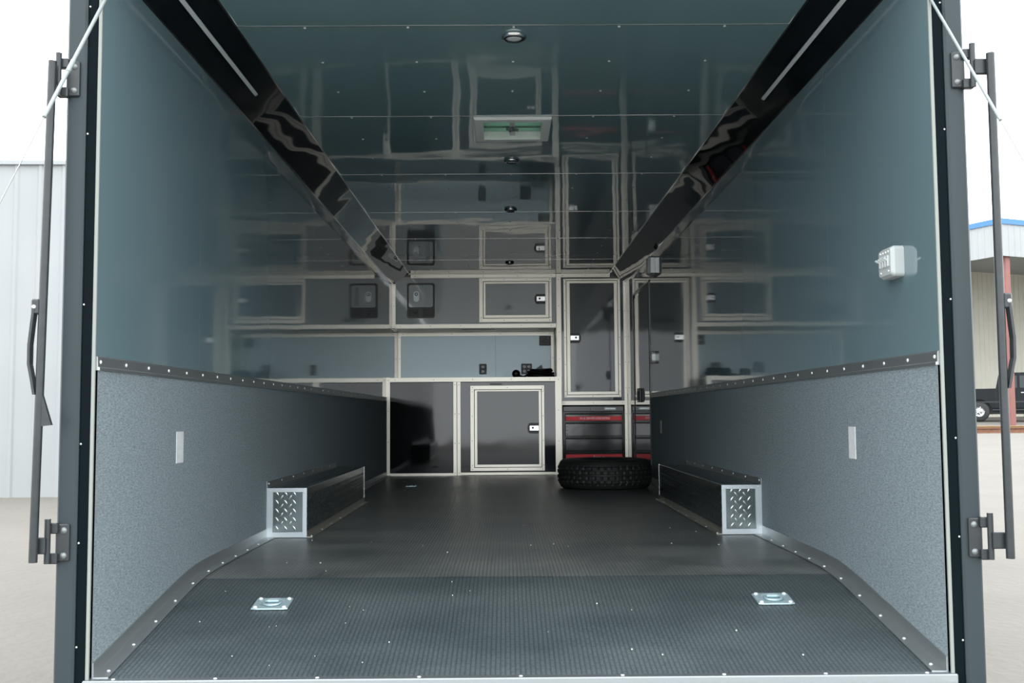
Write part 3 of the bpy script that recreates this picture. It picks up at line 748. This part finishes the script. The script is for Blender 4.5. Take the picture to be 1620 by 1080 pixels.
# --- roof vent
vent = thing('roof_vent', (.003, 5.27, H), 'white framed roof vent with green tinted lid and crank knob', 'vent')
c = Vector((.003, 5.27))
ox0, ox1, oy0, oy1 = -.190, .196, 5.058, 5.478
fr = MB()
def ringquad(fr, A, zA, B, zB):
    (ax0, ax1, ay0, ay1), (bx0, bx1, by0, by1) = A, B
    vs = [(ax0, ay0, zA), (ax1, ay0, zA), (ax1, ay1, zA), (ax0, ay1, zA), (bx0, by0, zB), (bx1, by0, zB), (bx1, by1, zB), (bx0, by1, zB)]
    fr.add(vs, [(i, (i + 1) % 4, 4 + (i + 1) % 4, 4 + i) for i in range(4)])
O_ = (ox0, ox1, oy0, oy1); O2 = (ox0 + .006, ox1 - .006, oy0 + .006, oy1 - .006); I_ = (VX0 + .004, VX1 - .004, VY0 + .004, VY1 - .004)
ringquad(fr, O_, H - .0005, O_, H - .008); ringquad(fr, O_, H - .008, O2, H - .014); ringquad(fr, O2, H - .014, I_, H - .014); ringquad(fr, I_, H - .014, I_, H + .032)
fr.build('frame', 'vent_white', vent)
bx(VX0 + .001, VX1 - .001, VY0 + .001, VY1 - .001, H + .030, H + .038, b=.003).build('lid', 'vent_lid', vent)
for yy in (5.20, 5.33): bx(VX0 + .006, VX1 - .006, yy - .006, yy + .006, H + .022, H + .030).build('lid_rib', 'vent_lid', vent)
bx(-.012, .018, VY0 + .004, VY1 - .004, H + .006, H + .014, b=.002).build('crank_bar', 'white_plastic', vent)
MB().lathe([(0, -.012), (.014, -.012), (.018, -.004), (.016, .006), (.008, .012), (.008, .03)], 16, (.003, 5.27, H)).build('crank_knob', 'grey_plastic', vent)
mb = MB()
for a in range(4): an = a * math.pi / 2 + .4; mb.tube([(.003, 5.27, H - .004), (.003 + .032 * math.cos(an), 5.27 + .032 * math.sin(an), H - .004)], .008, 8)
mb.build('knob_wings', 'grey_plastic', vent)
mb = MB()
for x in (ox0 + .06, ox1 - .06):
    for y in (oy0 + .02, oy1 - .02): mb.dome((x, y, H - .014), (0, 0, -1), .005, .003)
stuff(mb.build('screw_heads', 'screw_steel', vent))

# --- breaker panel
bp = thing('breaker_panel', (-.922, YUP, 1.60), 'black breaker panel with rounded window on the wall cabinet', 'electrical panel')
def rrect(x0, x1, z0, z1, r, n=5):
    pts = []
    for (cx, cz, a0) in ((x1 - r, z1 - r, 0), (x0 + r, z1 - r, 90), (x0 + r, z0 + r, 180), (x1 - r, z0 + r, 270)):
        for k in range(n + 1): a = math.radians(a0 + 90 * k / n); pts.append((cx + r * math.cos(a), cz + r * math.sin(a)))
    return pts
MB().prism(rrect(-1.067, -.777, 1.600, 1.966, .022), 'y', YUP - .014, YUP - .001).build('housing', 'dark_plastic', bp)
MB().prism(rrect(-1.056, -.788, 1.704, 1.955, .022), 'y', YUP - .017, YUP - .012).build('window_gasket', 'black_plastic', bp)
w_ = MB().prism(rrect(-1.047, -.797, 1.713, 1.946, .018), 'y', YUP - .0185, YUP - .015).build('window', 'gloss_upper', bp)
MB().prism(rrect(-.998, -.940, 1.770, 1.880, .027), 'y', YUP - .0195, YUP - .018).build('round_label', 'screen_pale', w_).location = (0, 0, 0)
MB().lathe([(.010, -.0202), (.018, -.0202), (.018, -.0195)], 16, (-.969, YUP, 1.850), 'y').build('label_ring', 'grey_plastic', w_).location = (0, 0, 0)
bx(-.872, -.826, YUP - .0195, YUP - .018, 1.730, 1.925).build('schedule_label', 'schedule_grey', w_).location = (0, 0, 0)
bx(-1.05, -.955, YUP - .0175, YUP - .013, 1.618, 1.690, b=.003).build('fuse_cover', 'black_plastic', bp)
bx(-.90, -.79, YUP - .0175, YUP - .013, 1.618, 1.690, b=.003).build('fuse_cover', 'black_plastic', bp)
MB().lathe([(0, -.022), (.009, -.022), (.011, -.016)], 12, (-.978, YUP, 1.655), 'y').build('latch_knob', 'grey_plastic', bp)

# --- control panel and outlets in the recess
t = thing('control_panel', (.39, YE, 1.34), 'small black control display high in the grey recess', 'control panel')
bx(.325, .452, YE - .018, YE - .001, 1.340, 1.446, b=.004).build('housing', 'black_plastic', t)
bx(.350, .415, YE - .0195, YE - .017, 1.378, 1.402).build('display', 'grey_plastic', t)
bx(.416, .428, YE - .021, YE - .017, 1.415, 1.427).build('button', 'white_plastic', t)
bx(.345, .432, YE - .0195, YE - .017, 1.356, 1.362).build('button_row', 'grey_plastic', t)
def outlet(cx, w, label, gangs):
    t = thing('wall_outlet', (cx, YE, 1.03), label, 'outlet', 'outlets in the grey recess')
    bx(cx - w / 2, cx + w / 2, YE - .009, YE - .001, 1.031, 1.145, b=.004).build('cover_plate', 'grey_plastic', t)
    for g in range(gangs):
        gx = cx + (g - (gangs - 1) / 2) * .046
        for z in (1.062, 1.112):
            s = MB().prism(rrect(gx - .017, gx + .017, z - .014, z + .014, .012), 'y', YE - .0115, YE - .008).build('socket', 'chest_grey', t)
            for dx in (-.006, .006): bx(gx + dx - .0015, gx + dx + .0015, YE - .0122, YE - .011, z - .005, z + .006).build('slot', 'black_plastic', s).location = (0, 0, 0)
outlet(-.292, .080, 'single grey outlet on the recess wall, left of the cable', 1)
outlet(.184, .116, 'double grey outlet on the recess wall behind the cable coil', 2)

# --- coiled power cable on the counter
ck = thing('power_cable', (.31, 10.62, .960), 'coiled black power cable with plug lying on the counter', 'cable')
pts = []
for k in range(150):
    a = 2 * math.pi * k / 24; z = .009 + .0135 * (k / 24) * .95
    r = .135 + .012 * math.sin(k * .37) - .004 * (k / 24); pts.append((.0 + r * math.cos(a), .02 + r * .85 * math.sin(a), z + .004 * math.sin(k * .9)))
MB().tube(pts, .0105, 8).build('coil', 'black_rubber', ck, loc=(0, 0, 0))
MB().tube([(-.14, -.02, .03), (-.17, -.06, .012), (-.205, -.085, .020), (-.235, -.10, .038)], .010, 8).build('lead', 'black_rubber', ck, loc=(0, 0, 0))
MB().lathe([(0, -.045), (.030, -.045), (.040, -.03), (.042, .015), (.030, .03), (.014, .045), (0, .047)], 18, (-.248, -.10, .043), 'y').build('plug', 'black_plastic', ck, loc=(0, 0, 0))
MB().prism([(-.058, .088), (.030, .080), (.014, .138)], 'y', -.02, -.008).build('grey_tag', 'grey_plastic', ck, loc=(0, 0, 0))
t = bx(.055, .30, 10.40, 10.56, .9575, .9605).build('cardboard_sheet', 'cardboard'); tag(t, 'flat brown cardboard under the coiled power cable', 'cardboard')

# --- switch box on the right wall
sw = thing('switch_box', (W, 3.33, 1.03), 'white plastic switch box with toggle switches on the right wall', 'switch')
mb = MB(); pts = rrect(3.250, 3.365, 1.022, 1.120, .012)
n = len(pts)
vs = [(W - .0005, p[0], p[1]) for p in pts] + [(W - .030, p[0], p[1]) for p in pts] + [(W - .042, 3.3075 + (p[0] - 3.3075) * .90, 1.071 + (p[1] - 1.071) * .84) for p in pts]
fs = [(i, (i + 1) % n, n + (i + 1) % n, n + i) for i in range(n)] + [(n + i, n + (i + 1) % n, 2 * n + (i + 1) % n, 2 * n + i) for i in range(n)] + [tuple(range(2 * n, 3 * n))]
mb.add(vs, fs).build('housing', 'switch_white', sw)
for k in range(4):
    y = 3.274 + .0222 * k
    q = bx(W - .048, W - .040, y - .007, y + .007, 1.054, 1.092, b=.003).build('switch_rocker', 'switch_white', sw)
    MB().tube([(W - .046, y, 1.075), (W - .060, y, 1.082)], [.0045, .0035], 8).build('lever', 'switch_white', q).location = (0, 0, 0)
    MB().dome((W - .042, y, 1.103), (-1, 0, 0), .004, .003).build('screw', 'screw_steel', sw)
    if k in (0, 3): MB().dome((W - .042, y, 1.041), (-1, 0, 0), .004, .003).build('screw', 'screw_steel', sw)

# --- white labels on the carpet
for sgn, y0, y1, z0, z1, lab in ((-1, 3.735, 3.812, .430, .542, 'small white paper label on the left carpeted wall'), (1, 3.740, 3.812, .428, .543, 'small white paper label on the right carpeted wall near the opening'), (1, 8.43, 8.50, .435, .538, 'small white paper label on the right carpeted wall deep inside')):
    o = bx(sgn * (W - .0065), sgn * (W - .009), y0, y1, z0, z1).build('wall_label', 'paper'); tag(o, lab, 'label', 'white labels on the carpeted walls')

# --- silver lamp and small white switch by the entry door
t = thing('wall_lamp', (W, 8.78, 1.74), 'silver wedge shaped lamp high on the right wall before the entry door', 'lamp')
MB().prism([(W - .001, 8.702), (W - .036, 8.700), (W - .058, 8.712), (W - .062, 8.80), (W - .001, 8.86)], 'z', 1.775, 1.905).build('body', 'lamp_silver', t)
mb = MB(); P_ = [(W - .001, 8.702), (W - .036, 8.700), (W - .058, 8.712), (W - .062, 8.80), (W - .001, 8.86)]
vs = [(p[0], p[1], 1.775) for p in P_] + [(W - .001, 8.78, 1.735)]
mb.add(vs, [(0, 1, 5), (1, 2, 5), (2, 3, 5), (3, 4, 5)]); mb.build('lower_tip', 'lamp_silver', t)
bx(W - .05, W - .001, 8.70, 8.86, 1.905, 1.915, b=.003).build('top_cap', 'grey_plastic', t)
t = thing('light_switch', (W, 8.80, 1.02), 'small white switch plate on the right wall beside the entry door', 'switch')
MB().prism([(p[0], p[1]) for p in rrect(8.755, 8.845, 1.015, 1.120, .03)][::-1], 'x', W - .030, W - .0005).build('plate', 'switch_pale', t)
bx(W - .036, W - .029, 8.785, 8.815, 1.045, 1.09, b=.003).build('rocker', 'switch_pale', t)

# --- lock bars on the rear posts
def lock_bar(sgn, xt, xb, zt, zb, lab, bz):
    t = thing('lock_bar', (sgn * 1.33, 2.93, zb), lab, 'lock bar', 'lock bars on the rear posts')
    yr = 2.925
    mb = MB(); top = Vector((xt, yr, zt)); bot = Vector((xb, yr, zb))
    mb.tube([bot, bot.lerp(top, .5), top], .0118, 18).build('rod', 'rod_paint', t)
    for (z0, z1) in bz:
        f = ((z0 + z1) / 2 - zb) / (zt - zb); xr = xb + (xt - xb) * f; zm = (z0 + z1) / 2; hz = (z1 - z0) / 2
        br = MB()
        xin, xout = sgn * 1.272, sgn * 1.310
        br.box(xin, xout, 2.975, 2.985, z0 + .006, z1 - .004, b=.003)
        for zz0, zz1 in ((z0, z0 + .030), (z1 - .030, z1)): br.box(sgn * 1.300, sgn * 1.330, 2.962, 2.982, zz0, zz1, b=.003)
        b_ = br.build('bracket', 'rod_paint', t)
        mb = MB(); mb.tube([(sgn * 1.324, 2.957, z0 + .002), (sgn * 1.324, 2.957, z1 + .012)], .0085, 12)
        mb.build('pivot_pin', 'rod_paint', t)
        mb = MB(); mb.box(min(sgn * 1.322, xr), max(sgn * 1.322, xr), 2.935, 2.950, zm - .026, zm + .020, b=.003); mb.build('pivot_arm', 'rod_paint', t)
        for zz in (z0 + .022, z1 - .022): MB().dome((sgn * 1.286, 2.975, zz), (0, -1, 0), .0095, .007, 12).build('bolt', 'bolt_zinc', b_).location = (0, 0, 0)
    # handle: flat bent lever beside the rod
    def rx(z): return xb + (xt - xb) * (z - zb) / (zt - zb)
    zs = [.915, .90, .86, .80, .745, .70, .66]; offs = [.022, .022, .026, .031, .030, .020, .012]
    hm = MB(); vs = []
    for z, o_ in zip(zs, offs):
        for (dx, dy) in ((-.0035, -.012), (.0035, -.012), (.0035, .012), (-.0035, .012)): vs.append((rx(z) + sgn * o_ + dx, yr + dy, z))
    m = len(zs); fs = [(i * 4 + k, (i + 1) * 4 + k, (i + 1) * 4 + (k + 1) % 4, i * 4 + (k + 1) % 4) for i in range(m - 1) for k in range(4)] + [(0, 1, 2, 3), tuple((m - 1) * 4 + k for k in (3, 2, 1, 0))]
    hm.add(vs, fs)
    hm.box(rx(.90) + sgn * .006, rx(.90) + sgn * .030, yr - .011, yr + .011, .885, .928, b=.004)
    h_ = hm.build('handle', 'rod_paint', t)
    MB().dome((rx(.906) + sgn * .021, yr - .011, .906), (0, -1, 0), .006, .005, 10).build('bolt', 'screw_steel', h_).location = (0, 0, 0)
    if sgn < 0:
        MB().prism([(rx(.665) + .008, .665), (rx(.57) + .038, .575), (rx(.57) + .008, .572)], 'y', yr - .006, yr + .006).build('hasp_tab', 'rod_paint', t)
    return t
lock_bar(-1, -1.3275, -1.3485, 1.612, .196, 'black lock bar with lever handle on the left post', ((.186, .300), (1.520, 1.635)))
lock_bar(1, 1.361, 1.3625, 1.622, .187, 'black lock bar with lever handle on the right post', ((.178, .298), (1.532, 1.650)))

# --- ramp cables
for sgn, A, B, C_, lab in ((-1, (-1.204, 3.05, 1.897), (-1.210, 2.618, 1.360), (-1.228, 1.06, -.575), 'white sheathed ramp cable crossing the left post'), (1, (1.2245, 3.05, 1.877), (1.230, 2.609, 1.336), (1.238, 1.06, -.565), 'white sheathed ramp cable crossing the right post')):
    t = thing('ramp_cable', C_, lab, 'cable', 'ramp cables')
    MB().tube([A, B], .0052 if sgn < 0 else .0042, 10).build('sheath', 'cable_sheath', t)
    MB().tube([B, C_], .0016, 6).build('wire', 'wire_rope', t)
    if sgn < 0: MB().tube([Vector(A).lerp(Vector(B), .62), Vector(A).lerp(Vector(B), .70)], .0065, 10).build('ferrule', 'cable_sheath', t)

# ================================================================== OUTSIDE
def ribbed_wall(mb, p, q, z0, z1, pitch=.305, h=.018, base=0.0):
    p = Vector(p); q = Vector(q); d = (q - p); L = d.length; d = d / L; nrm = Vector((d.y, -d.x)); s = 0; pts = []
    while s < L:
        for a, hh in ((0, 0), (.36, 0), (.44, h), (.56, h), (.64, 0)):
            if s + a * pitch <= L: pts.append(p + d * (s + a * pitch) + nrm * hh)
        s += pitch
    pts.append(q); n = len(pts)
    z0f = z0 if callable(z0) else (lambda c: z0)
    vs = [(c.x, c.y, z0f(c)) for c in pts] + [(c.x, c.y, z1) for c in pts]
    mb.add(vs, [(i, i + 1, n + i + 1, n + i) for i in range(n - 1)])
b1 = thing('metal_building', (-7.5, 13.6, zg(13.4)), 'white ribbed metal building left of the trailer', 'building')
mb = MB(); ribbed_wall(mb, (-16, 13.1), (-3.2, 13.55), lambda c: zg(c.y) + .0, 3.90); mb.build('ribbed_wall', 'building_white', b1)
mb = MB(); mb.prism([(-16, 13.14), (-3.25, 13.59), (-3.6, 22), (-16, 22)], 'z', zg(13.2), 3.88); mb.build('core', 'building_white', b1)
mb = MB(); mb.prism([(-16, 13.05), (-3.15, 13.50), (-3.15, 13.62), (-16, 13.17)], 'z', 3.88, 3.93); mb.build('eave_cap', 'building_white', b1)

e1 = Vector((.92, .39)).normalized(); e2 = Vector((-.39, .92)).normalized(); K = Vector((18.2, 38.0))
b2 = thing('workshop_building', (22, 46, zg(46)), 'tan open bay building with white fascia and blue roof edge', 'building')
def at2(a, b_): return K + e1 * a + e2 * b_
mb = MB(); ribbed_wall(mb, at2(0, 0), at2(30, 0), 6.30, 7.50); mb.build('fascia', 'building_white', b2)
mb = MB(); ribbed_wall(mb, at2(0, 14), at2(0, 0), 6.30, 7.50); mb.build('fascia', 'building_white', b2)
for (a, b_, nm) in ((((-.06, -.06), (30, -.06), (30, .06), (-.06, .06)), 0, 'eave_trim'), (((-.06, -.06), (.06, .06), (.06, 14), (-.06, 14)), 0, 'eave_trim')):
    MB().prism([tuple(at2(*q)) for q in a], 'z', 7.49, 7.69).build(nm, 'trim_blue', b2)
MB().prism([tuple(at2(*q)) for q in ((.1, .1), (30, .1), (30, 14), (.1, 14))], 'z', 7.40, 7.60).build('roof', 'building_white', b2)
mb = MB(); ribbed_wall(mb, at2(-1, 9.8), at2(30, 9.8), 0.3, 7.42); mb.build('inner_wall', 'building_tan', b2)
cl = K + e1 * .45 + e2 * .35
for (a, b_) in ((.50, .25), (9.0, .25), (18, .25), (.25, 9.2)):
    c = at2(a, b_); z = zg(c.y); d1_, d2_ = e1 * .11, e2 * .11
    MB().prism([tuple(c - d1_ - d2_), tuple(c + d1_ - d2_), tuple(c + d1_ + d2_), tuple(c - d1_ + d2_)], 'z', z - .02, 6.6).build('column', 'red_paint', b2)

# parked pickup inside the bay
tx, ty = 19.91, 44.0; tz = zg(44.0)
truck = thing('pickup_truck', (tx, ty, tz), 'black pickup truck parked in the open bay', 'truck')
def arc(cx, cz, r, a0, a1, n=10): return [(cx + r * math.cos(math.radians(a0 + (a1 - a0) * k / n)), cz + r * math.sin(math.radians(a0 + (a1 - a0) * k / n))) for k in range(n + 1)]
wb_ = 3.45
prof = [(-1.15, .55)] + arc(0, .42, .50, 165, 15) + arc(wb_, .42, .50, 165, 15) + [(4.35, .50), (4.45, .85), (4.38, 1.08), (3.05, 1.22), (2.45, 1.90), (2.2, 2.0), (.98, 2.0), (.78, 1.92), (.66, 1.36), (-1.2, 1.34), (-1.22, .80)]
prof = prof[::-1]
MB().prism(prof, 'y', -.92, .92).build('body', 'truck_black', truck, loc=(0, 0, 0))
bx(-1.1, 4.25, -.70, .70, .30, .98).build('underbody', 'black_rubber', truck, loc=(0, 0, 0))
for q in ([(.80, 1.38), (1.45, 1.38), (1.45, 1.88), (.98, 1.88)], [(1.55, 1.38), (2.75, 1.30), (2.38, 1.84), (1.55, 1.88)]):
    MB().prism(q, 'y', -.935, -.91).build('side_window', 'truck_glass', truck, loc=(0, 0, 0))
for x in (0, wb_):
    for y in (-.84, .84):
        w = MB().lathe([(.20, -.12), (.36, -.125), (.41, -.09), (.41, .09), (.36, .125), (.20, .12)], 30, (x, y, .41), 'y').build('wheel', 'tyre_rubber', truck, loc=(0, 0, 0))
        hb = MB(); hb.lathe([(0, -.10), (.05, -.10), (.06, -.085), (.20, -.07), (.235, -.10), (.24, -.09)], 24, (x, y, .41), 'y')
        for k in range(5): a = k * 2 * math.pi / 5; hb.tube([(x + .05 * math.cos(a), y - .10, .41 + .05 * math.sin(a)), (x + .21 * math.cos(a), y - .10, .41 + .21 * math.sin(a))], .03, 6)
        r_ = hb.build('rim', 'chrome', w, loc=(0, 0, 0))
for x in (.66, 1.50, 2.62): bx(x - .006, x + .006, -.926, -.918, .62, 1.34).build('door_seam', 'black_rubber', truck, loc=(0, 0, 0))
for x in (.92, 1.68): bx(x - .09, x + .09, -.945, -.918, 1.16, 1.20, b=.008).build('door_handle', 'chrome', truck, loc=(0, 0, 0))
bx(.5, 2.9, -.99, -.88, .44, .52, b=.02).build('side_step', 'dark_plastic', truck, loc=(0, 0, 0))
bx(-1.2, 4.3, -.928, -.918, .78, .83).build('side_moulding', 'dark_plastic', truck, loc=(0, 0, 0))
bx(-1.38, -1.2, -.85, .85, .55, .75, b=.03).build('rear_bumper', 'chrome', truck, loc=(0, 0, 0))
truck.rotation_euler = (0, 0, -0.43)

# steel beams stacked on the ground before the bay
def beam(x0, x1, y, z, lab, m='rust_steel', h=.16):
    t = thing('steel_beam', ((x0 + x1) / 2, y, z), lab, 'beam', 'steel beams lying before the bay')
    mb = MB(); L_ = (x1 - x0) / 2
    mb.box(-L_, L_, -.08, .08, 0, .02); mb.box(-L_, L_, -.08, .08, h - .02, h); mb.box(-L_, L_, -.01, .01, .02, h - .02)
    mb.build('section', m, t, loc=(0, 0, 0)); t.rotation_euler = (0, 0, .05)
    return t
beam(12.0, 18.5, 31.7, zg(31.7), 'rusty brown steel beam lying lowest before the open bay')
beam(12.5, 18.0, 32.2, zg(32.2) + .0, 'orange brown steel beam lying behind the lowest beam', 'timber', .20)
beam(12.4, 14.72, 33.2, zg(33.2), 'short rusty beam end beside the truck wheel', 'rust_steel', .30)
